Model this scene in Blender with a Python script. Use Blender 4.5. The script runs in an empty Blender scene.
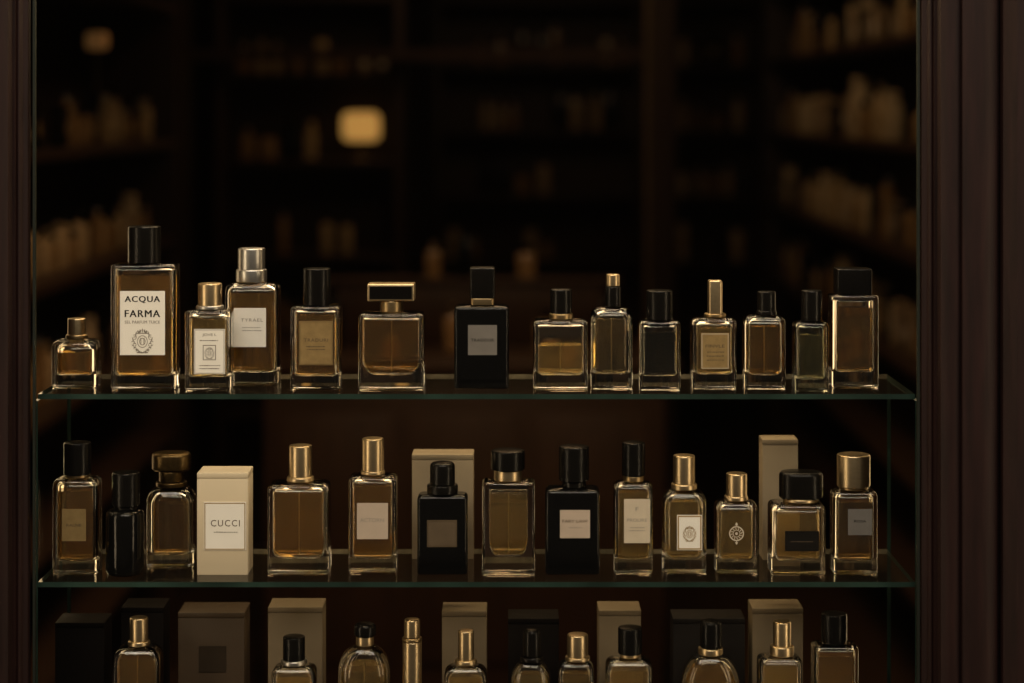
import bpy, math, random
from mathutils import Vector, Matrix
random.seed(7)
C = bpy.context.scene.collection
EYE = 1.5; HOR = 110.0
def SC(y): return (2.0 + y) / 2000.0
def WX(px, y): return (px - 512) * SC(y)
def WZ(py, y): return EYE - (py - HOR) * SC(y)

# ------------------------------------------------------------------ materials
def new_mat(name):
    m = bpy.data.materials.new(name); m.use_nodes = True
    nt = m.node_tree; b = nt.nodes['Principled BSDF']
    return m, nt, b
def pm(name, col, rough=0.5, metal=0.0, trans=0.0, ior=1.45, noise=0.12, nscale=60.0, bump=0.0, spec=0.5, coat=0.0):
    m, nt, b = new_mat(name)
    b.inputs['Roughness'].default_value = rough
    b.inputs['Metallic'].default_value = metal
    b.inputs['Transmission Weight'].default_value = trans
    b.inputs['IOR'].default_value = ior
    b.inputs['Specular IOR Level'].default_value = spec
    b.inputs['Coat Weight'].default_value = coat
    tc = nt.nodes.new('ShaderNodeTexCoord'); n = nt.nodes.new('ShaderNodeTexNoise')
    n.inputs['Scale'].default_value = nscale
    nt.links.new(tc.outputs['Object'], n.inputs['Vector'])
    r = nt.nodes.new('ShaderNodeValToRGB')
    r.color_ramp.elements[0].position = 0.3; r.color_ramp.elements[1].position = 0.7
    r.color_ramp.elements[0].color = tuple(c * (1 - noise) for c in col) + (1,)
    r.color_ramp.elements[1].color = tuple(min(1, c * (1 + noise)) for c in col) + (1,)
    nt.links.new(n.outputs['Fac'], r.inputs['Fac'])
    nt.links.new(r.outputs['Color'], b.inputs['Base Color'])
    if bump:
        bp = nt.nodes.new('ShaderNodeBump'); bp.inputs['Strength'].default_value = bump
        bp.inputs['Distance'].default_value = 0.001
        nt.links.new(n.outputs['Fac'], bp.inputs['Height'])
        nt.links.new(bp.outputs['Normal'], b.inputs['Normal'])
    return m
def wood_mat(name, a, bb, rough=0.45, axis=(14, 14, 1.2)):
    m, nt, b = new_mat(name)
    tc = nt.nodes.new('ShaderNodeTexCoord'); mp = nt.nodes.new('ShaderNodeMapping')
    mp.inputs['Scale'].default_value = axis
    n = nt.nodes.new('ShaderNodeTexNoise'); n.inputs['Scale'].default_value = 9; n.inputs['Detail'].default_value = 8
    r = nt.nodes.new('ShaderNodeValToRGB')
    r.color_ramp.elements[0].position = 0.3; r.color_ramp.elements[1].position = 0.7
    r.color_ramp.elements[0].color = a + (1,); r.color_ramp.elements[1].color = bb + (1,)
    nt.links.new(tc.outputs['Object'], mp.inputs['Vector']); nt.links.new(mp.outputs['Vector'], n.inputs['Vector'])
    nt.links.new(n.outputs['Fac'], r.inputs['Fac']); nt.links.new(r.outputs['Color'], b.inputs['Base Color'])
    bp = nt.nodes.new('ShaderNodeBump'); bp.inputs['Strength'].default_value = 0.25; bp.inputs['Distance'].default_value = 0.002
    nt.links.new(n.outputs['Fac'], bp.inputs['Height']); nt.links.new(bp.outputs['Normal'], b.inputs['Normal'])
    b.inputs['Roughness'].default_value = rough
    b.inputs['Specular IOR Level'].default_value = 0.3
    return m
def sheet_glass(name, tint, ior=1.5, rough=0.0, haze=0.0):
    # clear sheet glass: Fresnel reflection on the outer surface, straight-through transmission
    m = bpy.data.materials.new(name); m.use_nodes = True; nt = m.node_tree; nt.nodes.clear()
    o = nt.nodes.new('ShaderNodeOutputMaterial'); mix = nt.nodes.new('ShaderNodeMixShader')
    t = nt.nodes.new('ShaderNodeBsdfTransparent'); g = nt.nodes.new('ShaderNodeBsdfGlossy'); f = nt.nodes.new('ShaderNodeFresnel')
    geo = nt.nodes.new('ShaderNodeNewGeometry'); sub = nt.nodes.new('ShaderNodeMath'); sub.operation = 'SUBTRACT'; sub.inputs[0].default_value = 1.0
    mul = nt.nodes.new('ShaderNodeMath'); mul.operation = 'MULTIPLY'
    t.inputs['Color'].default_value = tint + (1,); g.inputs['Roughness'].default_value = rough
    f.inputs['IOR'].default_value = ior
    nt.links.new(geo.outputs['Backfacing'], sub.inputs[1]); nt.links.new(f.outputs[0], mul.inputs[0]); nt.links.new(sub.outputs[0], mul.inputs[1])
    nt.links.new(mul.outputs[0], mix.inputs[0]); nt.links.new(t.outputs[0], mix.inputs[1]); nt.links.new(g.outputs[0], mix.inputs[2])
    if haze:
        d = nt.nodes.new('ShaderNodeBsdfDiffuse'); d.inputs['Color'].default_value = (0.6, 0.48, 0.33, 1)
        m2 = nt.nodes.new('ShaderNodeMixShader'); m2.inputs[0].default_value = haze
        nt.links.new(mix.outputs[0], m2.inputs[1]); nt.links.new(d.outputs[0], m2.inputs[2]); nt.links.new(m2.outputs[0], o.inputs[0])
    else:
        nt.links.new(mix.outputs[0], o.inputs[0])
    return m

MT = {}
MT['clear'] = pm('clear_glass', (0.985, 0.95, 0.85), 0.0, trans=1.0, ior=1.5, noise=0.01)
MT['greenglass'] = pm('grey_green_glass', (0.76, 0.80, 0.68), 0.0, trans=1.0, ior=1.5, noise=0.01)
MT['blackglass'] = pm('black_lacquered_glass', (0.003, 0.003, 0.003), 0.10, noise=0.1, spec=0.3)
MT['amber'] = pm('amber_perfume', (0.87, 0.54, 0.16), 0.0, trans=0.89, ior=1.33, noise=0.03)
MT['gold_liq'] = pm('golden_perfume', (0.92, 0.68, 0.27), 0.0, trans=0.885, ior=1.33, noise=0.03)
MT['dark_liq'] = pm('dark_perfume', (0.06, 0.045, 0.028), 0.0, trans=0.90, ior=1.33, noise=0.03)
MT['brown_liq'] = pm('brown_perfume', (0.70, 0.43, 0.13), 0.0, trans=0.92, ior=1.33, noise=0.03)
MT['grey_liq'] = pm('grey_perfume', (0.62, 0.50, 0.27), 0.0, trans=0.94, ior=1.33, noise=0.03)
MT['black'] = pm('black_cap_plastic', (0.004, 0.0035, 0.003), 0.25, noise=0.15, spec=0.22)
MT['gold'] = pm('brushed_gold', (0.56, 0.44, 0.27), 0.32, 1.0, noise=0.06, nscale=300)
MT['darkgold'] = pm('aged_gold', (0.32, 0.235, 0.125), 0.35, 1.0, noise=0.08)
MT['bronze'] = pm('dull_gold', (0.10, 0.066, 0.028), 0.35, 1.0, noise=0.25, nscale=200, bump=0.3)
MT['silver'] = pm('brushed_silver', (0.50, 0.49, 0.47), 0.32, 1.0, noise=0.05, nscale=300)
MT['white_label'] = pm('white_paper_label', (0.92, 0.90, 0.84), 0.7, noise=0.02)
MT['cream_label'] = pm('cream_paper_label', (0.62, 0.54, 0.42), 0.65, noise=0.06)
MT['pink_label'] = pm('blush_paper_label', (0.52, 0.43, 0.35), 0.65, noise=0.05)
MT['grey_label'] = pm('grey_paper_label', (0.17, 0.158, 0.145), 0.6, noise=0.08)
MT['brown_label'] = pm('bronze_paper_label', (0.11, 0.08, 0.05), 0.5, noise=0.1)
MT['dark_label'] = pm('dark_brown_paper_label', (0.028, 0.019, 0.012), 0.6, noise=0.1, spec=.2)
MT['gold_label'] = pm('gold_foil_label', (0.34, 0.235, 0.10), 0.45, 0.3, noise=0.12, nscale=120)
MT['black_label'] = pm('black_paper_label', (0.008, 0.007, 0.006), 0.5, noise=0.1, spec=.2)
MT['ink'] = pm('black_ink', (0.012, 0.011, 0.01), 0.6, noise=0.05, spec=.2)
MT['goldink'] = pm('gold_ink', (0.42, 0.28, 0.11), 0.45, 0.2, noise=0.05)
MT['greyink'] = pm('grey_ink', (0.33, 0.30, 0.265), 0.6, noise=0.05)
MT['brownink'] = pm('brown_ink', (0.10, 0.07, 0.042), 0.6, noise=0.05)
MT['tube'] = pm('plastic_dip_tube', (0.30, 0.24, 0.14), 0.3, noise=0.02)
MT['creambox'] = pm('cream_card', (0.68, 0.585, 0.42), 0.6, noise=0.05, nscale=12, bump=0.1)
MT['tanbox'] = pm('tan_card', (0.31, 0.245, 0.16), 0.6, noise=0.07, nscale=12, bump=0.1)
MT['shadedbox'] = pm('shaded_cream_card', (0.17, 0.128, 0.078), 0.6, noise=0.07, nscale=12, bump=0.1)  # cream card darkened so the lowest row's shade sits in its colour
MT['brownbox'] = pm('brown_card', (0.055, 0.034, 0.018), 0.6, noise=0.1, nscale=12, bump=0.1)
MT['darkbox'] = pm('dark_card', (0.005, 0.0034, 0.0028), 0.6, noise=0.15, nscale=40, spec=.12)
MT['greybox'] = pm('charcoal_card', (0.011, 0.0088, 0.008), 0.6, noise=0.15, nscale=40, spec=.15)
MT['frame'] = wood_mat('dark_mahogany', (0.0095, 0.0030, 0.0024), (0.0205, 0.0070, 0.0058), 0.55)
MT['shopwood'] = wood_mat('dark_walnut', (0.018, 0.009, 0.004), (0.042, 0.021, 0.010), 0.5)
MT['pillar'] = wood_mat('walnut_pillar', (0.020, 0.011, 0.006), (0.042, 0.024, 0.012), 0.5)
MT['palewood'] = wood_mat('pale_trim_wood', (0.12, 0.085, 0.05), (0.20, 0.14, 0.085), 0.5)
MT['wall'] = pm('dark_plaster', (0.02, 0.012, 0.007), 0.8, noise=0.2, nscale=4)
MT['floor'] = wood_mat('dark_floorboards', (0.03, 0.017, 0.008), (0.06, 0.035, 0.018), 0.4, (12, 1.2, 12))
MT['shelfglass'] = sheet_glass('shelf_glass', (0.97, 0.975, 0.95), 1.5, 0.01, 0.006)
MT['sideglass'] = sheet_glass('side_panel_glass', (0.97, 0.98, 0.96), 1.02, 0.0)
MT['glassedge'] = pm('green_glass_edge', (0.017, 0.038, 0.030), 0.3, noise=0.4, nscale=20)
MT['backedge'] = pm('back_edge_highlight', (0.24, 0.20, 0.13), 0.25, noise=0.6, nscale=35)  # warm highlight along the shelves' back edge, put into the colour
MT['pane'] = sheet_glass('window_glass', (0.98, 0.98, 0.97), 1.2, 0.0)
MT['seal'] = pm('green_grey_seal', (0.02, 0.024, 0.018), 0.4, noise=0.1)
def emit(name, col, s):
    m, nt, b = new_mat(name)
    b.inputs['Base Color'].default_value = col + (1,)
    b.inputs['Emission Color'].default_value = col + (1,); b.inputs['Emission Strength'].default_value = s
    return m
MT['shade'] = emit('glowing_lamp_shade', (1.0, 0.52, 0.13), 0.38)
MT['shade_dim'] = emit('dim_lamp_shade', (1.0, 0.48, 0.15), 0.05)

# ------------------------------------------------------------------ mesh helpers
class MB:
    def __init__(s): s.v = []; s.f = []; s.m = []
    def add(s, vs, fs, mi=0):
        o = len(s.v); s.v += [tuple(v) for v in vs]
        for f in fs: s.f.append([i + o for i in f]); s.m.append(mi)
    def obj(s, name, mats, parent=None, loc=(0, 0, 0), sharp=32):
        me = bpy.data.meshes.new(name); me.from_pydata(s.v, [], s.f); me.update()
        for k in (mats if isinstance(mats, (list, tuple)) else [mats]): me.materials.append(MT[k])
        for p, mi in zip(me.polygons, s.m): p.material_index = mi; p.use_smooth = True
        me.set_sharp_from_angle(angle=math.radians(sharp))
        ob = bpy.data.objects.new(name, me); C.objects.link(ob); ob.location = loc
        if parent: ob.parent = parent
        return ob
def ring(hw, hd, r, n):
    r = max(1e-5, min(r, hw, hd)); pts = []
    for k, (sx, sy) in enumerate(((1, 1), (-1, 1), (-1, -1), (1, -1))):
        for i in range(n + 1):
            a = math.pi / 2 * (k + i / n)
            pts.append((sx * (hw - r) + r * math.cos(a), sy * (hd - r) + r * math.sin(a)))
    return pts
def loft(mb, rings, n=5, mi=0, flip=False, ox=0, oy=0, caps=True):
    vs = []; fs = []; N = 4 * (n + 1)
    for z, hw, hd, r in rings:
        for x, y in ring(hw, hd, r, n): vs.append((x + ox, y + oy, z))
    for k in range(len(rings) - 1):
        for i in range(N):
            j = (i + 1) % N
            fs.append([k * N + i, k * N + j, (k + 1) * N + j, (k + 1) * N + i])
    if caps:
        fs.append(list(reversed(range(N)))); fs.append([(len(rings) - 1) * N + i for i in range(N)])
    if flip: fs = [list(reversed(f)) for f in fs]
    mb.add(vs, fs, mi)
def slab(mb, x0, x1, y0, y1, z0, z1, b=0.001, r=None, mi=0, n=3):
    hw = (x1 - x0) / 2; hd = (y1 - y0) / 2; b = min(b, hw * .45, hd * .45, (z1 - z0) * .45)
    r = b if r is None else r
    R = [(z0, hw - b, hd - b, r), (z0 + b * .3, hw - b * .3, hd - b * .3, r), (z0 + b, hw, hd, r),
         (z1 - b, hw, hd, r), (z1 - b * .3, hw - b * .3, hd - b * .3, r), (z1, hw - b, hd - b, r)]
    loft(mb, R, n, mi, ox=(x0 + x1) / 2, oy=(y0 + y1) / 2)
def box(mb, x0, x1, y0, y1, z0, z1, mi=0):
    vs = [(x, y, z) for z in (z0, z1) for x, y in ((x0, y0), (x1, y0), (x1, y1), (x0, y1))]
    mb.add(vs, [[3, 2, 1, 0], [4, 5, 6, 7], [0, 1, 5, 4], [1, 2, 6, 5], [2, 3, 7, 6], [3, 0, 4, 7]], mi)
def vplate(mb, x0, x1, z0, z1, y, mi=0):
    mb.add([(x0, y, z0), (x1, y, z0), (x1, y, z1), (x0, y, z1)], [[0, 1, 2, 3]], mi)
def frame_rect(mb, x0, x1, z0, z1, t, y, mi=0):
    vplate(mb, x0, x1, z0, z0 + t, y, mi); vplate(mb, x0, x1, z1 - t, z1, y, mi)
    vplate(mb, x0, x0 + t, z0 + t, z1 - t, y, mi); vplate(mb, x1 - t, x1, z0 + t, z1 - t, y, mi)
def add_ring(mb, cx, cz, r0, r1, y, n=24, mi=0, sx=1.0):
    vs = []
    for i in range(n):
        a = 2 * math.pi * i / n
        vs.append((cx + sx * r0 * math.cos(a), y, cz + r0 * math.sin(a))); vs.append((cx + sx * r1 * math.cos(a), y, cz + r1 * math.sin(a)))
    mb.add(vs, [[2 * i, 2 * i + 1, (2 * i + 3) % (2 * n), (2 * i + 2) % (2 * n)] for i in range(n)], mi)
def add_leaf(mb, cx, cz, a, l, w, y, mi=0):
    d = Vector((math.cos(a), math.sin(a))); p = Vector((-d.y, d.x)); c = Vector((cx, cz))
    q = [c, c + d * l * .4 + p * w, c + d * l, c + d * l * .4 - p * w]
    mb.add([(v.x, y, v.y) for v in q], [[0, 3, 2, 1]], mi)
def text_into(mb, body, cx, cz, w, h, y, mi=0, bold=0.0, spacing=1.0):
    cu = bpy.data.curves.new('t', 'FONT'); cu.body = body; cu.align_x = 'CENTER'; cu.resolution_u = 3; cu.space_character = spacing
    ob = bpy.data.objects.new('t', cu); C.objects.link(ob)
    dg = bpy.context.evaluated_depsgraph_get(); me = bpy.data.meshes.new_from_object(ob.evaluated_get(dg))
    xs = [v.co.x for v in me.vertices]; ys = [v.co.y for v in me.vertices]
    mx = (min(xs) + max(xs)) / 2; my = (min(ys) + max(ys)) / 2; sx = w / (max(xs) - min(xs)); sz = h / (max(ys) - min(ys))
    offs = [0.0] if not bold else [-bold, 0.0, bold]
    for k, o in enumerate(offs):
        mb.add([(cx + o + (v.co.x - mx) * sx, y - .00002 * k, cz + (v.co.y - my) * sz) for v in me.vertices], [list(p.vertices) for p in me.polygons], mi)
    bpy.data.objects.remove(ob); bpy.data.curves.remove(cu); bpy.data.meshes.remove(me)
def empty(name, loc, label, cat, group=None, rot=0):
    e = bpy.data.objects.new(name, None); e.empty_display_size = 0.02; C.objects.link(e)
    e.location = loc; e.rotation_euler = (0, 0, rot); e['label'] = label; e['category'] = cat
    if group: e['group'] = group
    return e

# ------------------------------------------------------------------ shelf layout
SZ = {1: 1.216, 2: 1.028, 3: 0.840}
YB = 0.150
X0, X1 = -0.474, 0.403
def yfront(row, base): return 2 * (EYE - SZ[row]) / ((base - HOR) / 1000.0) - 2.0
GROUP = {1: 'perfume bottles on the top glass shelf', 2: 'perfume bottles on the middle glass shelf', 3: 'perfume bottles on the lowest display shelf'}

def shape_rings(h0, h1, hw, hd, r, bot, sw, sh, sd, k=5, bw=None):
    R = []
    bw = bot if bw is None else bw
    for i in range(k + 1):
        t = math.pi / 2 * i / k
        R.append((h0 + bot * (1 - math.cos(t)), hw - bw * (1 - math.sin(t)), hd - min(bot, hd * .4) * (1 - math.sin(t)), r))
    for i in range(k + 1):
        t = math.pi / 2 * i / k
        R.append((h1 - sh + sh * math.sin(t), hw - sw * (1 - math.cos(t)), hd - sd * (1 - math.cos(t)), r))
    return R
def clip_rings(R, z):
    out = []
    for a, b in zip(R, R[1:]):
        if a[0] <= z: out.append(a)
        if a[0] <= z < b[0]:
            t = (z - a[0]) / (b[0] - a[0]); out.append(tuple(a[i] + (b[i] - a[i]) * t for i in range(4))); return out
    out.append(R[-1]); return out

def make_label(parent, lab, cx, base_z, yf, yloc):
    s = SC(yf)
    def LX(px): return (px - 512) * s - cx
    def LZ(py): return EYE - (py - HOR) * s - base_z
    x0, x1, a, b = lab['box']
    mb = MB(); y = yloc
    slab_x0, slab_x1, z0, z1 = LX(x0), LX(x1), LZ(b), LZ(a)
    if lab.get('round'):
        X = (slab_x0 + slab_x1) / 2; Z = (z0 + z1) / 2; R = (slab_x1 - slab_x0) / 2
        add_ring(mb, X, Z, R * .84, R, y - .0005); add_ring(mb, X, Z, R * .42, R * .5, y - .0005); add_ring(mb, X, Z, 0.0001, R * .18, y - .0005)
        for i in range(12):
            an = 2 * math.pi * i / 12; add_leaf(mb, X + R * .5 * math.cos(an), Z + R * .5 * math.sin(an), an + .5, R * .4, R * .07, y - .0006)
        add_leaf(mb, X, Z + R * 1.0, 1.57, R * .5, R * .2, y - .0005); add_leaf(mb, X, Z - R * 1.0, -1.57, R * .5, R * .2, y - .0005)
    else:
        box(mb, slab_x0, slab_x1, y - 0.0006, y + 0.0002, z0, z1)
    lo = mb.obj('label', lab['mat'], parent)
    lo['label'] = lab.get('desc', 'small rectangular printed label')
    yy = y - 0.0008
    pr = MB(); mats = [lab.get('ink', 'ink'), lab.get('border', 'greyink')]
    if 'border' in lab: frame_rect(pr, slab_x0 + .0006, slab_x1 - .0006, z0 + .0006, z1 - .0006, lab.get('bt', .0009), yy, 1)
    for it in lab.get('items', []):
        k = it[0]
        if k in ('text', 'gtext'):
            _, body, px, py, w, h = it[:6]
            text_into(pr, body, LX(px), LZ(py), w * s, h * s, yy, 1 if k == 'gtext' else 0, it[6] if len(it) > 6 else 0.0, it[7] if len(it) > 7 else 1.0)
        elif k == 'lines':
            _, xa, xb, ya, yb, n = it
            for i in range(n):
                zz = LZ(ya + (yb - ya) * (i + .5) / n); x = xa + random.uniform(0, 1.5)
                while x < xb - 1:
                    l = random.uniform(.8, 2.2); xe = min(x + l, xb)
                    vplate(pr, LX(x), LX(xe), zz - random.uniform(.0003, .0006), zz + random.uniform(.0003, .0006), yy, 1 if 'border' not in lab else 0); x = xe + random.uniform(.5, 1.0)
        elif k == 'crest':
            _, px, py, r = it; X = LX(px); Z = LZ(py); R = r * s; q = 1
            zc = Z - R * .12
            add_ring(pr, X, zc, R * .44, R * .50, yy, mi=q, sx=.85); add_ring(pr, X, zc, R * .24, R * .30, yy, mi=q, sx=.85)
            for sgn in (-1, 1):          # scrolling foliage either side of the shield
                for i in range(13):
                    t = -1.35 + 2.5 * i / 12
                    bx = X + sgn * R * (.60 + .12 * math.sin(i * 2.1)) * math.cos(t); bz = zc + R * .78 * math.sin(t)
                    add_leaf(pr, bx, bz, (t + 1.0) if sgn > 0 else math.pi - (t + 1.0), R * .32, R * .05, yy, q)
                    add_leaf(pr, bx, bz, (t - .7) if sgn > 0 else math.pi - (t - .7), R * .26, R * .04, yy, q)
                for i in range(5): add_leaf(pr, X + sgn * R * .05, zc - R * .2 + i * R * .1, 1.57 - sgn * .9, R * .22, R * .03, yy, q)
            for dx, h in ((-.30, .26), (-.15, .32), (0, .40), (.15, .32), (.30, .26)): add_leaf(pr, X + R * dx, Z + R * .58, 1.57 - dx, R * h, R * .06, yy, q)
            vplate(pr, X - R * .36, X + R * .36, Z + R * .50, Z + R * .58, yy, q)
            vplate(pr, X - R * .45, X + R * .45, zc - R * .92, zc - R * .84, yy, q)
        elif k == 'square':
            _, xa, xb, ya, yb = it
            frame_rect(pr, LX(xa), LX(xb), LZ(yb), LZ(ya), .0006, yy, 0)
    if pr.v:
        p = pr.obj('printing', mats, lo)
    return lo

def side_fix(x0, x1, ratio):
    # the measured outline takes in the receding flank: recover the width of the front face
    if x1 < 512: x1 = 512 - (512 - x1) * ratio
    elif x0 > 512: x0 = 512 + (x0 - 512) * ratio
    return x0, x1

def bottle(row, x0, x1, top, base, caps, desc, glass='clear', liq='gold_liq', level=None, sw=3, sh=3, sd=None,
           r=4, depth=None, tb=9, wall=3.2, ub=4, labels=(), tube=False, bot=2.2, neck=None, yf=None, name='perfume_bottle', n=5):
    yf = yfront(row, base) if yf is None else yf
    zs = SZ[row]; s = SC(yf)
    if depth is None: depth = min(0.036, (x1 - x0) * s * 0.62)
    else: depth = depth * s
    rat = SC(yf + depth * .8) / s
    x0, x1 = side_fix(x0, x1, rat)
    top = HOR + (top - HOR) * SC(yf + depth * .5) / s
    w = (x1 - x0) * s
    hw = w / 2; hd = depth / 2; cx = WX((x0 + x1) / 2, yf); yc = yf + hd
    H = WZ(top, yf) - zs
    e = empty(name, (cx, yc, zs), desc, 'perfume bottle', GROUP[row])
    sc = SC(yc)
    def LX(px): return (px - 512) * sc - cx
    def LZ(py): return EYE - (py - HOR) * sc - zs
    r *= s; sw *= s; sh *= s; tb *= s; wall *= s; ub *= s; bot *= s
    sdv = min(sw, hd * .55) if sd is None else sd * s
    clow = max(c[3] for c in caps); cw = min((c[1] - c[0]) for c in caps) * sc
    nk = (neck * s / 2) if neck else cw * 0.36
    R = shape_rings(0.0, H, hw, hd, r, bot, sw, sh, sdv, k=8 if sh > .012 else 5)
    ztop = max(LZ(clow) + 0.002, H + 0.001)
    R += [(H + .0003, nk + .0015, min(nk + .0015, hd * .8), nk), (H + .0010, nk, min(nk, hd * .75), nk), (ztop + .001, nk, min(nk, hd * .75), nk)]
    mb = MB()
    opaque = glass in ('blackglass', 'gold')
    loft(mb, R, n)
    if not opaque:
        iw = hw - wall; idp = hd - min(wall, hd * .3); ir = max(r - wall * .3, .0015)
        Hc = H - wall * 1.0
        def inner(g):
            return shape_rings(tb + g, Hc - g, iw - g, idp - g, ir, min(ub, (Hc - tb) * .45), max(sw - wall * .3, .001), max(sh - wall * .3, .001), min(sdv, idp * .5), bw=min(ub, iw * .5), k=8 if sh > .012 else 5)
        lz = (EYE - (level - HOR) * s - zs) if level else Hc - 2 * s
        lz = min(lz, Hc - .0012)
        loft(mb, inner(0), n, flip=True)
        lm = MB(); loft(lm, clip_rings(inner(.00015), lz), n)
        lo = lm.obj('liquid', liq, e)
    b = mb.obj('glass_body' if glass != 'gold' else 'metal_tube', glass, e)
    if tube:
        tm = MB(); loft(tm, [(tb + .002, .0006, .0006, .0006), (lz - .0005, .0006, .0006, .0006)], 2); tm.obj('dip_tube', 'tube', e)
    for c in caps:
        a, bb, t0, t1, mat, shp = c[:6]; nm = c[6] if len(c) > 6 else 'cap'
        ccx = (LX(a) + LX(bb)) / 2; chw = (bb - a) * sc / 2
        zt = LZ(t0); zb = LZ(t1)
        if t1 >= clow - 1e-6: zb = H + .0004
        cm = MB()
        if shp == 'round': chd = chw; cr = chw; nn = 8
        elif shp == 'flat': chd = min(chw, hd * .7); cr = .0015; nn = 3
        else: chd = min(chw, hd * .85); cr = .003; nn = 4
        bv = min(.0014, (zt - zb) * .3)
        if shp == 'dome': chd = min(chw, hd * .9); cr = chw; nn = 8; bv = min(.004, (zt - zb) * .4)
        RR = [(zb, chw - bv * .5, chd - bv * .5, cr), (zb + bv * .5, chw, chd, cr), (zt - bv, chw, chd, cr), (zt - bv * .5, chw - bv * .15, chd - bv * .15, cr), (zt - bv * .1, chw - bv * .6, chd - bv * .6, cr), (zt, chw - bv * 1.1, chd - bv * 1.1, cr)]
        loft(cm, RR, nn, ox=ccx)
        cm.obj(nm, mat, e)
    for lab in labels: make_label(e, lab, cx, zs, yf, -hd)
    return e

def carton(row, x0, x1, top, base, mat, desc, yf=None, depth=0.035, labels=(), rot=0.0):
    yf = yfront(row, base) if yf is None else yf
    s = SC(yf); rat = SC(yf + depth) / s
    x0, x1 = side_fix(x0, x1, rat)
    top = HOR + (top - HOR) * rat
    cx = WX((x0 + x1) / 2, yf); zs = SZ[row]; H = WZ(top, yf) - zs; hw = (x1 - x0) * s / 2
    e = empty('perfume_box', (cx, yf + depth / 2, zs), desc, 'perfume box', 'perfume boxes in the display')
    if rot: e.rotation_euler[2] = rot
    b = MB(); slab(b, -hw, hw, -depth / 2, depth / 2, 0, H - .0058, .0006)
    b.obj('carton_body', mat, e)
    l = MB(); slab(l, -hw - .0001, hw + .0001, -depth / 2 - .0001, depth / 2 + .0001, H - .0056, H, .0007)
    l.obj('carton_lid', mat, e)
    for lab in labels: make_label(e, lab, cx, zs, yf, -depth / 2 - .0002)
    return e

# ------------------------------------------------------------------ row 1
bottle(1, 51, 101, 339, 388, [(68, 86, 318, 335, 'gold', 'round'), (66, 88, 334, 340, 'darkgold', 'round', 'collar')],
       'small squat clear glass bottle with gold cap', sw=7, sh=7, level=353, tb=12, wall=5, r=4, depth=30, liq='amber')
bottle(1, 110, 180, 263, 390, [(128, 161, 226, 262, 'black', 'round')],
       'tall large clear bottle with black cap and white crest label', level=276, liq='amber', tb=13, wall=4, r=5, sw=4, sh=4, ub=5,
       labels=[dict(box=(120, 165, 291, 355), mat='white_label', desc='large white paper label with black lettering', items=[
           ('text', 'ACQUA', 142.5, 299.5, 35, 7, .00026, 1.15), ('text', 'FARMA', 142.5, 313.5, 35, 7, .00026, 1.15),
           ('gtext', 'SEL PARFUM TUICE', 142.5, 322, 35, 3.0, .0001, 1.1), ('crest', 142.5, 340, 12.5)])])
bottle(1, 224, 281, 282, 387, [(238, 265, 248, 270, 'silver', 'round'), (236, 267, 269, 281, 'silver', 'round', 'collar')],
       'tall round-shouldered clear bottle with silver cap and pale label', yf=0.068, level=294, liq='amber', sw=6, sh=8, r=6, tb=12,
       labels=[dict(box=(234, 266, 308, 347), mat='white_label', ink='greyink', desc='pale paper label with faint print', items=[
           ('text', 'TYRAEL', 252, 320, 22, 3.2, 0, 1.2), ('lines', 242, 262, 326, 332, 2)])])
bottle(1, 184, 234, 309, 390, [(198, 222, 283, 306, 'gold', 'round'), (196, 224, 305, 310, 'silver', 'round', 'collar')],
       'short clear bottle with pale gold cap and framed white label', level=320, liq='gold_liq', sw=5, sh=5, tb=13, r=5, wall=4, depth=30, yf=0.022,
       labels=[dict(box=(194, 225, 329, 374), mat='white_label', ink='brownink', desc='white paper label with thin dark frame', border='greyink', bt=.0006, items=[
           ('text', 'JOVE L', 209.5, 335, 14, 3.2), ('lines', 200, 219, 339, 342, 1), ('square', 203, 216, 345, 360), ('crest', 209.5, 352.5, 6), ('lines', 199, 220, 364, 370, 2)])])
bottle(1, 290, 342, 305, 390, [(303, 331, 268, 303, 'black', 'round')],
       'clear square bottle with black cap and gold foil label', level=316, liq='amber', tb=13, sw=4, sh=4, wall=4,
       labels=[dict(box=(299, 333, 321, 365), mat='gold_label', ink='brownink', border='darkgold', bt=.0005, desc='gold foil label with dark lettering', items=[
           ('text', 'TRADURI', 316, 340, 24, 3.2, 0, 1.15), ('lines', 306, 326, 345, 351, 2)])])
e = bottle(1, 358, 425, 312, 390, [(368, 415, 283, 300, 'gold', 'flat'), (380, 403, 300, 312, 'darkgold', 'round', 'collar')],
       'wide amber bottle with dark gold-edged rectangular cap', level=321, liq='brown_liq', tb=14, ub=16, wall=4, sw=4, sh=4, tube=True)
hd_ = .018; yc_ = yfront(1, 390) + hd_; sc_ = SC(yc_); xx_ = WX(391.5, yc_) - e.location.x
cm = MB(); box(cm, xx_ - 21 * sc_, xx_ + 21 * sc_, -hd_ * .7 - .0004, -hd_ * .7 + .0004, WZ(298, yc_) - SZ[1], WZ(285.5, yc_) - SZ[1]); cm.obj('cap_inlay', 'black', e)
bottle(1, 454, 509, 305, 389, [(470, 495, 267, 297, 'black', 'square'), (471, 494, 297, 304, 'darkgold', 'square', 'collar')],
       'black lacquered square bottle with tall black cap and grey label', glass='blackglass', sw=4, sh=4,
       labels=[dict(box=(468, 497, 325, 355), mat='grey_label', ink='black_label', desc='grey metallic label with dark lettering', items=[
           ('text', 'TRADOUR', 482.5, 340, 23, 3, 0, 1.1)])])
bottle(1, 533, 588, 319, 390, [(550, 572, 289, 313, 'black', 'round'), (549, 573, 313, 319, 'darkgold', 'round', 'collar')],
       'half-full clear rectangular bottle with small black cap', level=346, liq='gold_liq', tb=14, ub=6, sw=4, sh=4, wall=4, tube=True)
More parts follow.
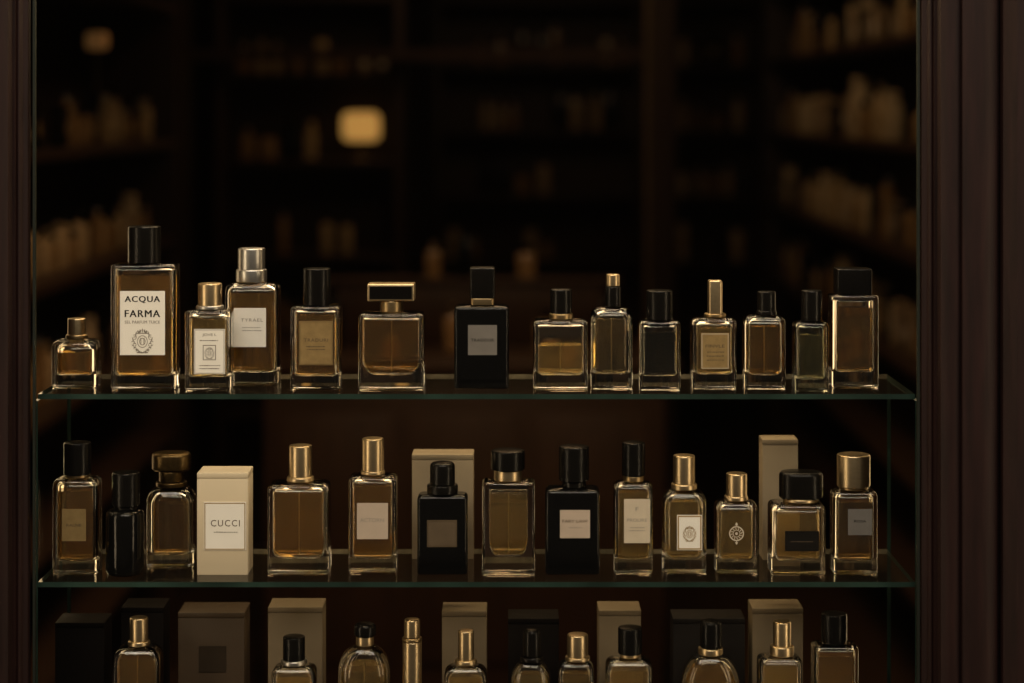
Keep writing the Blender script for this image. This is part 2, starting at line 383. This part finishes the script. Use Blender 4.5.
bottle(1, 590, 633, 307, 389, [(606, 620, 274, 286, 'gold', 'round', 'nozzle'), (605, 621, 286, 307, 'black', 'round')],
       'slim round-shouldered bottle with black collar and gold atomiser top', level=320, liq='grey_liq', sw=8, sh=9, r=7, tb=14, n=6, depth=26, tube=True, glass='clear', wall=4)
bottle(1, 638, 681, 320, 390, [(646, 673, 290, 320, 'black', 'round')],
       'short dark-filled bottle with wide black cap', level=333, liq='dark_liq', sw=4, sh=4, tb=13, wall=4)
bottle(1, 690, 737, 317, 389, [(708, 722, 280, 314, 'gold', 'square'), (704, 726, 313, 318, 'darkgold', 'round', 'collar')],
       'clear bottle with tall slim gold cap and gold framed label', level=329, liq='gold_liq', sw=6, sh=5, tb=14, wall=4,
       labels=[dict(box=(701, 729, 333, 369), mat='gold_label', ink='brownink', border='cream_label', bt=.0006, desc='gold foil label with pale frame', items=[
           ('text', 'FINVLE', 715, 346, 19, 3), ('lines', 706, 724, 350, 362, 3)])])
bottle(1, 742, 786, 315, 389, [(757, 776, 291, 311, 'black', 'round'), (756, 777, 310, 315, 'black', 'round', 'collar')],
       'brown-filled round-shouldered bottle with small black cap', level=327, liq='brown_liq', sw=7, sh=7, tb=13, ub=6, wall=4, tube=True)
bottle(1, 828, 879, 294, 389, [(835, 870, 268, 294, 'black', 'square')],
       'tall clear amber bottle with wide square black cap', level=308, liq='brown_liq', glass='clear', sw=3, sh=3, tb=15, wall=5, yf=0.044)
bottle(1, 792, 829, 321, 388, [(801, 822, 290, 321, 'black', 'round')],
       'small slim grey-green bottle with tall black cap', level=336, liq='grey_liq', glass='greenglass', sw=4, sh=4, tb=11, depth=26, yf=0.02)

# ------------------------------------------------------------------ row 2
bottle(2, 52, 102, 477, 575, [(64, 91, 442, 474, 'black', 'round'), (65, 90, 473, 478, 'darkgold', 'round', 'collar')],
       'amber bottle with black cap and small bronze label', level=492, liq='amber', tb=13, sw=5, sh=6, wall=4,
       labels=[dict(box=(62, 86, 509, 541), mat='gold_label', ink='brownink', desc='small bronze label', items=[('text', 'RALNE', 74, 525, 15, 2.6)])])
bottle(2, 102, 146, 509, 578, [(112, 140, 472, 505, 'black', 'round'), (114, 138, 505, 509, 'black', 'round', 'collar')],
       'round black lacquered bottle with black cap', glass='blackglass', sw=6, sh=6, r=22, depth=40, n=8, bot=5)
bottle(2, 145, 197, 486, 569, [(152, 191, 452, 470, 'bronze', 'dome'), (159, 184, 470, 481, 'bronze', 'round', 'collar'), (156, 187, 481, 486, 'bronze', 'round', 'collar')],
       'rounded amber bottle with broad dull gold stopper', level=502, liq='brown_liq', sw=12, sh=14, tb=13, r=8, neck=20, wall=5)
carton(2, 197, 253, 466, 575, 'creambox', 'tall cream box with gold-framed white label', depth=0.04,
       labels=[dict(box=(204, 246, 502, 550), mat='white_label', ink='brownink', border='goldink', desc='white label with gold frame', items=[
           ('text', 'CUCCI', 225.5, 523, 29, 6.5, 0.0, 1.2), ('lines', 213, 239, 530, 534, 1)])])
bottle(2, 267, 331, 481, 575, [(289, 312, 445, 477, 'gold', 'round'), (287, 314, 476, 482, 'gold', 'round', 'collar')],
       'broad clear bottle of golden perfume with gold cap', level=492, liq='amber', tb=15, ub=9, sw=7, sh=6, wall=5, tube=True)
bottle(2, 348, 398, 474, 573, [(362, 384, 438, 471, 'gold', 'round'), (361, 385, 470, 475, 'gold', 'round', 'collar')],
       'tall clear bottle with gold cap and blush label', level=487, liq='amber', tb=13, ub=5, sw=6, sh=5, wall=4,
       labels=[dict(box=(357, 388, 503, 539), mat='pink_label', ink='greyink', desc='blush paper label', items=[
           ('text', 'ACTORN', 372, 520, 24, 4)])])
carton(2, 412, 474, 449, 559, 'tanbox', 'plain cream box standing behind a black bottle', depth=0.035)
bottle(2, 417, 468, 493, 575, [(430, 455, 462, 485, 'black', 'dome'), (427, 458, 484, 493, 'black', 'round', 'collar')],
       'black lacquered bottle with rounded cap and bronze label', glass='blackglass', sw=5, sh=5, depth=28,
       labels=[dict(box=(427, 457, 520, 547), mat='brown_label', desc='bronze square label', border='darkgold', bt=.0004, items=[])])
bottle(2, 482, 535, 480, 575, [(491, 525, 450, 469, 'black', 'round'), (494, 522, 469, 479, 'gold', 'round', 'collar')],
       'clear thick-walled bottle with dark rounded cap', level=495, liq='gold_liq', tb=17, ub=19, sw=3, sh=3, wall=7, tube=True)
bottle(2, 545, 600, 487, 575, [(559, 589, 446, 480, 'black', 'round'), (562, 586, 480, 487, 'black', 'round', 'collar')],
       'black lacquered bottle with tall black cap and cream label', glass='blackglass', sw=5, sh=5,
       labels=[dict(box=(560, 590, 510, 538), mat='pink_label', ink='brownink', desc='cream label with faint lettering', items=[
           ('text', 'FARY LAW', 575, 521, 25, 3), ('lines', 568, 583, 526, 529, 1)])])
bottle(2, 613, 653, 481, 574, [(622, 645, 442, 475, 'black', 'round'), (623, 644, 475, 481, 'darkgold', 'round', 'collar')],
       'slim clear bottle with black cap and pale label', level=493, liq='gold_liq', tb=13, sw=5, sh=5,
       labels=[dict(box=(624, 650, 499, 543), mat='cream_label', ink='greyink', desc='pale paper label', items=[
           ('text', 'PROLIRE', 637, 520, 20, 3.2), ('lines', 629, 645, 526, 532, 2), ('text', 'F', 637, 509, 3, 4)])])
bottle(2, 661, 707, 489, 574, [(673, 695, 455, 484, 'gold', 'round'), (671, 697, 483, 489, 'gold', 'round', 'collar')],
       'round-shouldered clear bottle with gold cap and cream label', level=503, liq='gold_liq', tb=13, ub=7, sw=10, sh=12, wall=4, r=7,
       labels=[dict(box=(677, 702, 515, 550), mat='white_label', ink='greyink', border='goldink', bt=.0013, desc='cream label with sketch', items=[
           ('crest', 689.5, 533, 8)])])
bottle(2, 714, 758, 500, 574, [(726, 747, 473, 496, 'gold', 'round'), (724, 748, 495, 500, 'gold', 'round', 'collar')],
       'small clear bottle with gold cap and round emblem', level=513, liq='gold_liq', tb=12, ub=6, sw=6, sh=7, wall=4,
       labels=[dict(box=(729, 744, 526, 541), mat='cream_label', round=True, desc='round ornate pale gold emblem')])
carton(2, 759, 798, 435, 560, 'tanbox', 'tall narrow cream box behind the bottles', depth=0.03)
bottle(2, 768, 826, 501, 576, [(779, 826 - 3, 471, 498, 'black', 'dome'), (783, 818, 497, 502, 'gold', 'round', 'collar')],
       'squat clear bottle with oversized black cap and black label', level=515, liq='gold_liq', tb=14, ub=6, sw=6, sh=6, wall=5,
       labels=[dict(box=(785, 819, 531, 551), mat='black_label', desc='black rectangular label', ink='brownink', border='black_label', items=[('lines', 790, 814, 540, 543, 1)])])
bottle(2, 830, 878, 489, 575, [(837, 870, 454, 486, 'gold', 'round'), (839, 868, 485, 490, 'darkgold', 'round', 'collar')],
       'clear bottle with broad gold cap and grey label', level=503, liq='brown_liq', tb=13, ub=5, sw=5, sh=5, wall=4,
       labels=[dict(box=(848, 872, 509, 535), mat='grey_label', desc='small grey label', ink='black_label', items=[('text', 'ROSA', 860, 521, 12, 2.6)])])

# ------------------------------------------------------------------ row 3
Y3 = 0.03
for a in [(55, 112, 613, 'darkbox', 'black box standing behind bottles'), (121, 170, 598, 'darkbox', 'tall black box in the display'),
          (268, 326, 598, 'shadedbox', 'plain cream box behind a black-capped bottle'),
          (442, 487, 602, 'shadedbox', 'narrow tan box behind the bottles'), (508, 559, 609, 'darkbox', 'plain black box behind bottles'),
          (597, 641, 601, 'shadedbox', 'narrow cream box behind the bottles'), (670, 745, 609, 'greybox', 'wide charcoal box behind a round bottle'),
          (748, 803, 599, 'shadedbox', 'tan box with cream sides')]:
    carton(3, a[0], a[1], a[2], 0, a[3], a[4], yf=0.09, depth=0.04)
carton(3, 178, 250, 602, 0, 'brownbox', 'wide brown box with dark square label', yf=0.08, depth=0.045,
       labels=[dict(box=(199, 226, 646, 672), mat='dark_label', desc='dark square label')])
bottle(3, 112, 163, 645, 0, [(130, 148, 617, 641, 'gold', 'round'), (128, 150, 640, 646, 'gold', 'round', 'collar')], 'clear bottle with slim gold cap', yf=Y3, level=660, sw=12, sh=13, liq='amber', tube=True)
bottle(3, 271, 317, 664, 0, [(283, 305, 636, 660, 'black', 'round'), (281, 307, 659, 664, 'silver', 'round', 'collar')], 'clear bottle with black cap on a silver collar', yf=Y3, level=678, sw=8, sh=9, liq='gold_liq')
bottle(3, 337, 391, 645, 0, [(354, 376, 623, 636, 'black', 'dome'), (356, 374, 635, 646, 'gold', 'round', 'collar')], 'round-shouldered clear bottle with short black cap', yf=Y3, level=667, sw=18, sh=26, liq='gold_liq', r=14, tube=True, wall=4)
bottle(3, 402, 422, 641, 0, [(404, 420, 619, 637, 'gold', 'round'), (402, 422, 637, 642, 'darkgold', 'round', 'collar')], 'slim all-gold travel atomiser tube', yf=Y3, sw=1, sh=1, r=10, depth=20, glass='gold', name='perfume_atomiser', n=8)
bottle(3, 444, 487, 664, 0, [(458, 474, 630, 660, 'gold', 'round'), (455, 477, 659, 664, 'gold', 'round', 'collar')], 'clear bottle with tall slim gold cap', yf=Y3, level=678, sw=12, sh=11, liq='gold_liq')
bottle(3, 511, 551, 661, 0, [(523, 541, 629, 657, 'black', 'dome'), (520, 543, 656, 662, 'black', 'round', 'collar')], 'rounded clear bottle with tall black cap', yf=Y3, level=676, sw=12, sh=20, r=16, liq='gold_liq', n=8)
bottle(3, 558, 594, 660, 0, [(567, 588, 634, 657, 'gold', 'round'), (565, 590, 656, 661, 'gold', 'round', 'collar')], 'small clear bottle with gold cap', yf=Y3, level=675, sw=8, sh=9, liq='gold_liq')
bottle(3, 605, 653, 657, 0, [(618, 642, 627, 653, 'black', 'round'), (620, 640, 652, 658, 'gold', 'round', 'collar')], 'clear bottle with black cap and gold collar', yf=Y3, level=672, sw=9, sh=10, liq='gold_liq')
bottle(3, 680, 741, 654, 0, [(700, 722, 620, 648, 'black', 'dome'), (698, 723, 647, 655, 'gold', 'round', 'collar')], 'large round clear bottle with black cap', yf=Y3, level=668, sw=19, sh=32, r=16, liq='amber', ub=14, wall=4)
bottle(3, 757, 803, 655, 0, [(773, 791, 621, 646, 'gold', 'round'), (770, 794, 645, 655, 'gold', 'round', 'collar')], 'clear bottle of pale amber perfume with gold cap', yf=Y3, level=668, sw=6, sh=6, liq='gold_liq')
bottle(3, 811, 859, 643, 0, [(821, 847, 613, 640, 'black', 'round'), (822, 846, 639, 644, 'black', 'round', 'collar')], 'clear bottle with broad black cap', yf=Y3, level=658, sw=4, sh=4, liq='amber')

# ------------------------------------------------------------------ display furniture
def glass_shelf(z, desc):
    mb = MB(); t = .0052
    box(mb, X0, X1, 0, YB, z - t, z)
    me = mb.obj('glass_shelf', ['shelfglass', 'glassedge', 'backedge'])
    for p in me.data.polygons:
        if abs(p.normal.z) < .5: p.material_index = 2 if p.normal.y > .5 else 1
    me['label'] = desc; me['category'] = 'shelf'; me['group'] = 'glass shelves of the window display'
glass_shelf(SZ[1], 'clear green-edged glass shelf holding bottles')
glass_shelf(SZ[2], 'clear green-edged glass shelf holding bottles and boxes')
for x in (X0 - .0042, X1 + .0002):
    mb = MB(); box(mb, x, x + .004, .0, YB, SZ[3], SZ[1] - .0068)
    o = mb.obj('glass_side_panel', ['sideglass', 'glassedge'])
    for p in o.data.polygons:
        if abs(p.normal.x) < .5: p.material_index = 1
    o['label'] = 'upright glass side panel supporting the shelves'; o['category'] = 'glass panel'; o['group'] = 'glass side panels'
mb = MB(); slab(mb, -.49, .42, 0.0, .20, 0.02, .80, .002); 
pl = empty('display_plinth', (0, 0, 0), 'dark wooden plinth forming the lowest display shelf', 'display stand')
mb.obj('plinth_body', 'shopwood', pl)
mb = MB(); slab(mb, -.495, .425, -.005, .21, .8002, SZ[3], .003); mb.obj('plinth_top', 'shopwood', pl)

def moulding(name, pts, z0, z1, mat='frame'):
    mb = MB(); n = len(pts)
    vs = [(x, y, z0) for x, y in pts] + [(x, y, z1) for x, y in pts]
    fs = [[i, (i + 1) % n, n + (i + 1) % n, n + i] for i in range(n)] + [list(reversed(range(n))), [n + i for i in range(n)]]
    mb.add(vs, fs); o = mb.obj(name, mat, sharp=25); o['kind'] = 'structure'; return o
def arcp(x0, y0, x1, y1, bulge, k=6):
    out = []
    for i in range(1, k + 1):
        t = i / k; x = x0 + (x1 - x0) * t; y = y0 + (y1 - y0) * t - bulge * math.sin(math.pi * t); out.append((x, y))
    return out
R_pts = [(.424, .05), (.405, -.012), (.406, -.020), (.410, -.022)] + arcp(.410, -.022, .4155, -.026, .003) + [(.416, -.030), (.4185, -.030), (.419, -.046)] + arcp(.419, -.046, .435, -.052, .002) + [(.4355, -.048), (.4375, -.048), (.438, -.056)] + arcp(.438, -.056, .4705, -.060, .004, 8) + [(.471, -.050), (.4745, -.050), (.475, -.066), (.4855, -.078), (.56, -.082), (.56, .05)]
moulding('trim_1', R_pts, .60, 1.85)
L_pts = [(-x - .0735, y) for x, y in reversed(R_pts)]
moulding('trim_2', L_pts, .60, 1.85)
for i, (xa, xb) in enumerate(((X0 - .0015, X0 + .0008), (X1 - .0008, X1 + .0015))):
    m = MB(); box(m, xa, xb, -.016, -.010, .86, 1.80); o = m.obj('trim_%d' % (3 + i), 'seal'); o['kind'] = 'structure'
mb = MB(); box(mb, X0 - .004, X1 + .004, -.009, -.005, .80, 1.82); o = mb.obj('window_1', 'pane'); o['kind'] = 'structure'
mb = MB(); slab(mb, -.64, .57, -.10, .05, 1.85, 1.93, .004); o = mb.obj('trim_5', 'frame'); o['kind'] = 'structure'
mb = MB(); slab(mb, -.64, .57, -.11, -.006, .56, .62, .004); o = mb.obj('trim_6', 'frame'); o['kind'] = 'structure'
def wall(name, x0, x1, y0, y1, z0, z1, mat='wall'):
    mb = MB(); box(mb, x0, x1, y0, y1, z0, z1); o = mb.obj(name, mat); o['kind'] = 'structure'
wall('wall_front_left', -2.2, -.635, 0, .05, 0, 2.9, 'frame'); wall('wall_front_right', .561, 2.2, 0, .05, 0, 2.9, 'frame')
wall('wall_front_top', -.634, .56, 0, .05, 1.931, 2.9, 'frame'); wall('wall_front_bottom', -.634, .56, -.05, -.006, 0, .56, 'frame')
wall('wall_left', -1.25, -1.19, .051, 6.4, 0, 2.7); wall('wall_right', 1.21, 1.27, .051, 6.4, 0, 2.7)
wall('wall_back', -1.25, 1.27, 6.4, 6.46, 0, 2.7); wall('ceiling', -1.25, 1.27, .051, 6.46, 2.7, 2.76)
wall('floor', -2.6, 2.6, -3, 6.46, -.05, 0, 'floor')

# ------------------------------------------------------------------ shop interior
def shelving(x, y, rot, w, d, zs, top, desc, mat='shopwood'):
    e = empty('display_shelving', (x, y, 0), desc, 'shelving unit', 'shop shelving units', rot)
    for xx in (0, w - .03):
        mb = MB(); slab(mb, xx, xx + .03, 0, d, 0, top, .002); mb.obj('side_panel', mat, e)
    mb = MB(); box(mb, .03, w - .03, d - .015, d - .001, 0, top); mb.obj('back_panel', mat, e)
    mb = MB(); slab(mb, -.01, w + .01, -.015, d, top, top + .05, .004); mb.obj('cornice', mat, e)
    for z in zs:
        mb = MB(); slab(mb, .0305, w - .0305, .004, d - .016, z - .022, z, .001); mb.obj('shelf', mat, e)
    return Matrix.Translation((x, y, 0)) @ Matrix.Rotation(rot, 4, 'Z')
stockB = []; stockX = []
def stock_bottle(w, d, h, caph, capw, mats, sh):
    mb = MB(); hw = w / 2; hd = d / 2
    R = shape_rings(0, h, hw, hd, .006, .003, sh, sh, min(sh, hd * .5), 3) + [(h + .002, capw * .35, capw * .35, capw), (h + .008, capw * .35, capw * .35, capw)]
    loft(mb, R, 3, 0)
    loft(mb, [(h + .006, capw / 2, capw / 2, capw), (h + caph - .002, capw / 2, capw / 2, capw), (h + caph, capw / 2 - .002, capw / 2 - .002, capw)], 4, 1)
    o = mb.obj('stock', mats); me = o.data; bpy.data.objects.remove(o); return (me, w, h + caph)
def stock_box(w, d, h, mats):
    mb = MB(); slab(mb, -w / 2, w / 2, -d / 2, d / 2, 0, h * .86, .001, mi=0); slab(mb, -w / 2 - .0008, w / 2 + .0008, -d / 2 - .0008, d / 2 + .0008, h * .862, h, .0015, mi=0)
    vplate(mb, -w * .3, w * .3, h * .3, h * .6, -d / 2 - .0006, 1)
    o = mb.obj('stock', mats); me = o.data; bpy.data.objects.remove(o); return (me, w, h)
MT['stockglass'] = pm('stock_bottle_glass', (0.26, 0.16, 0.07), 0.12, noise=0.15, nscale=30)
MT['stockpale'] = pm('stock_pale_glass', (0.42, 0.31, 0.17), 0.15, noise=0.15, nscale=30)
MT['stockcream'] = pm('stock_cream_card', (0.50, 0.39, 0.24), 0.6, noise=0.08, nscale=20)
MT['stocktan'] = pm('stock_tan_card', (0.23, 0.16, 0.09), 0.6, noise=0.08, nscale=20)
for a in [(.05, .03, .09, .03, .022, ['stockglass', 'gold'], .006), (.045, .03, .12, .035, .024, ['stockpale', 'black'], .004), (.06, .035, .08, .03, .028, ['stockglass', 'black'], .01),
          (.04, .04, .11, .03, .026, ['stockpale', 'gold'], .012), (.055, .03, .13, .04, .03, ['blackglass', 'black'], .004), (.035, .035, .14, .02, .02, ['stockglass', 'silver'], .01)]:
    stockB.append(stock_bottle(*a))
for a in [(.045, .04, .13, ['stockcream', 'cream_label']), (.05, .04, .11, ['stocktan', 'cream_label']), (.035, .04, .16, ['stockcream', 'goldink']), (.055, .045, .12, ['darkbox', 'gold_label']), (.05, .04, .10, ['brownbox', 'cream_label'])]:
    stockX.append(stock_box(*a))
def place(me_t, mat, x, y, z, isbox, group, s=1.0):
    o = bpy.data.objects.new('perfume_box' if isbox else 'perfume_bottle', me_t[0]); C.objects.link(o)
    o.matrix_world = mat @ Matrix.Translation((x, y, z)) @ Matrix.Rotation(random.uniform(-.12, .12), 4, 'Z') @ Matrix.Scale(s, 4)
    o['label'] = ('small perfume carton on a dark shop shelf' if isbox else 'small perfume bottle on a dark shop shelf')
    o['category'] = 'perfume box' if isbox else 'perfume bottle'; o['group'] = group
def fill(M, w, d, zs, group, dens=.75, boxp=.45, gap=.02, ymid=.07, smin=.65, smax=1.0, maxrun=3):
    for z in zs:
        x = .06
        while x < w - .1:
            if random.random() > dens: x += random.uniform(.05, .16); continue
            isb = random.random() < boxp
            run = random.randint(1, maxrun)
            for k in range(run):
                t = random.choice(stockX if isb else stockB); s = random.uniform(smin, smax)
                if x + t[1] * s > w - .05: break
                place(t, M, x + t[1] * s / 2 + .004, ymid, z + .0005, isb, group, s); x += t[1] * s + random.uniform(.014, .03)
            x += gap
ZS = [.38, .64, .90, 1.16, 1.42, 1.68, 1.94]
ZA = [.38, .64, .90, 1.16, 1.42, 1.78, 2.04]
H90 = math.pi / 2
MA = shelving(-.90, 1.2, H90, 2.2, .26, ZA, 2.3, 'tall dark wooden shelving filled with perfumes')
fill(MA, 2.2, .26, [.9, 1.16, 1.42], 'perfumes on the shop shelves', .6, .15, smax=.85)
ZB = [.5, .76, 1.02, 1.335, 1.62, 1.88]
MBk = shelving(-.98, 4.6, 0, .62, .26, ZB, 2.2, 'dark wooden shelving with a glowing lamp')
fill(MBk, .62, .26, [.76, 1.02, 1.62], 'perfumes on the shop shelves', .7, .35)
for xx, k in ((.10, 0), (.17, 2), (.24, 4), (.31, 3)): place(stockB[k], MBk, xx, .07, 1.3355, False, 'perfumes on the shop shelves', .9)
MC = shelving(-.32, 6.0, 0, .85, .26, ZS, 2.2, 'dark wooden shelving on the rear wall')
fill(MC, .85, .26, [.9, 1.16, 1.42, 1.68], 'perfumes on the shop shelves', .5, .05, smin=.8, smax=1.1)
MD = shelving(.92, 5.3, -H90, 3.4, .26, ZS, 2.3, 'long dark wooden wall shelving filled with perfumes')
fill(MD, 3.4, .26, [.9, 1.16, 1.42, 1.68], 'perfumes on the shop shelves', .75, .45, smin=.6, smax=1.1)
ME = shelving(.60, 5.9, 0, .42, .26, ZS, 2.2, 'narrow dark shelving in the rear corner')
fill(ME, .42, .26, [.9, 1.16, 1.42, 1.68], 'perfumes on the shop shelves', .85, .5)
wall('trim_7', .447, .53, 4.5, 4.6, 0, 2.7, 'pillar'); wall('trim_8', -1.06, -1.00, 4.15, 4.25, 0, 2.7, 'pillar')
wall('trim_10', .436, .4465, 4.49, 4.6, 0, 2.7, 'palewood')
wall('trim_9', -1.18, .43, 4.5, 4.56, 1.66, 1.70, 'shopwood')
ct = empty('shop_counter', (-.12, 3.0, 0), 'dark wooden shop counter with panelled front', 'counter')
mb = MB(); slab(mb, -.5, .5, 0, .45, 0, .84, .003); mb.obj('counter_body', 'shopwood', ct)
mb = MB(); slab(mb, -.54, .54, -.03, .48, .8405, .875, .004); mb.obj('counter_top', 'shopwood', ct)
for k in range(3):
    mb = MB(); slab(mb, -.46 + k * .32, -.18 + k * .32, -.012, -.0005, .12, .74, .004); mb.obj('panel', 'shopwood', ct)
for k in (1, 3, 5, 6, 8, 10):
    place(stockB[random.choice((0, 2, 4, 5))], Matrix.Identity(4), -.55 + k * .08, 3.14 + random.uniform(0, .1), .8755, False, 'perfumes on the shop counter', 1.0)
rs = empty('display_riser', (-.12, 3.30, .8755), 'stepped dark wooden display riser on the counter', 'display stand')
mb = MB(); slab(mb, -.4, .4, 0, .12, 0, .16, .003); mb.obj('riser_body', 'shopwood', rs)
mb = MB(); slab(mb, -.41, .41, -.01, .125, .1605, .175, .003); mb.obj('riser_top', 'shopwood', rs)
for k, t in ((3, 0), (4, 4), (6, 2)):
    place(stockB[t], Matrix.Identity(4), -.46 + k * .083, 3.36, 1.051, False, 'perfumes on the shop counter', .8)
def lamp(x, y, z, s, mat, desc, lift=0.0):
    e = empty('table_lamp', (x, y, z), desc, 'lamp', 'small warm table lamps')
    mb = MB(); loft(mb, [(0, .035 * s, .035 * s, .035 * s), (.008 * s, .033 * s, .033 * s, .03 * s), (.012 * s, .01 * s, .01 * s, .01 * s)], 6); mb.obj('lamp_base', 'darkgold', e)
    mb = MB(); loft(mb, [(.012 * s, .005 * s, .005 * s, .005 * s), (.12 * s + lift, .005 * s, .005 * s, .005 * s)], 4); mb.obj('lamp_stem', 'darkgold', e)
    mb = MB(); loft(mb, [(.106 * s + lift, .042 * s, .035 * s, .03 * s), (.112 * s + lift, .058 * s, .042 * s, .04 * s), (.125 * s + lift, .066 * s, .045 * s, .04 * s), (.188 * s + lift, .066 * s, .045 * s, .04 * s), (.202 * s + lift, .058 * s, .042 * s, .04 * s), (.208 * s + lift, .040 * s, .03 * s, .03 * s)], 6); mb.obj('lamp_shade', mat, e)
lamp(WX(361, 4.70), 4.70, 1.3355, .95, 'shade', 'small lamp with glowing amber shade on a shelf', -.04)
lamp(-1.0, 2.82, 1.4205, .42, 'shade_dim', 'small dim amber lamp on a tall stem', .18)

# ------------------------------------------------------------------ lights
def area(name, loc, target, sx, sy, p, col, spread=None):
    l = bpy.data.lights.new(name, 'AREA'); l.shape = 'RECTANGLE'; l.size = sx; l.size_y = sy; l.energy = p; l.color = col
    if spread: l.spread = math.radians(spread)
    o = bpy.data.objects.new(name, l); C.objects.link(o); o.location = loc
    o.rotation_euler = (Vector(target) - Vector(loc)).to_track_quat('-Z', 'Y').to_euler(); return o
area('street_light', (0, -1.5, 3.1), (0, 0, 1.1), 2.4, .9, 45, (1, .86, .70))
area('side_rim_light_a', (-1.3, -.8, 1.25), (0, .1, 1.1), .25, 1.4, 5, (1, .76, .48))  # added pair of unseen side lights, for bright rims on the bottles
area('side_rim_light_b', (1.3, -.8, 1.25), (0, .1, 1.1), .25, 1.4, 5, (1, .76, .48))
area('display_strip', (-.03, .04, 1.80), (-.03, .06, 1.0), .85, .10, 2.2, (1, .75, .46))
area('back_rim_light', (-.03, .42, 1.84), (-.03, .05, 1.1), .9, .12, 4.5, (1, .72, .40))  # added rim light out of view, brightens glass tops and edges from behind
area('hidden_edge_light_a', (-.53, .19, 1.32), (0, .03, 1.32), .06, .95, .4, (1, .70, .38))  # added pair hidden behind the frame, to brighten the glass edges
area('hidden_edge_light_b', (.460, .19, 1.32), (-.1, .03, 1.32), .06, .95, .4, (1, .70, .38))
area('shop_interior_light', (0, 3.6, 2.6), (0, 3.6, 0), .5, .5, 2.8, (1, .60, .30))
area('shop_interior_light', (.1, 2.4, 2.6), (.95, 3.0, 1.3), .3, .3, 3.2, (1, .64, .34))
area('shop_interior_light', (-.1, 1.3, 2.6), (-.1, 2.4, .2), .6, .3, 5, (1, .60, .32), 70)  # extra light added for a warm haze behind the lower bottles
w = bpy.data.worlds.new('World'); bpy.context.scene.world = w; w.use_nodes = True
w.node_tree.nodes['Background'].inputs[0].default_value = (1, .82, .62, 1); w.node_tree.nodes['Background'].inputs[1].default_value = .08

cam = bpy.data.cameras.new('Camera'); co = bpy.data.objects.new('Camera', cam); C.objects.link(co)
co.location = (0, -2, EYE); co.rotation_euler = (math.pi / 2, 0, 0)
cam.lens = 2000 / 1024 * 36; cam.sensor_width = 36; cam.shift_y = -(341.5 - HOR) / 1024
cam.dof.use_dof = True; cam.dof.focus_distance = 2.04; cam.dof.aperture_fstop = 2.8
bpy.context.scene.camera = co
bpy.context.scene.view_settings.view_transform = 'Standard'
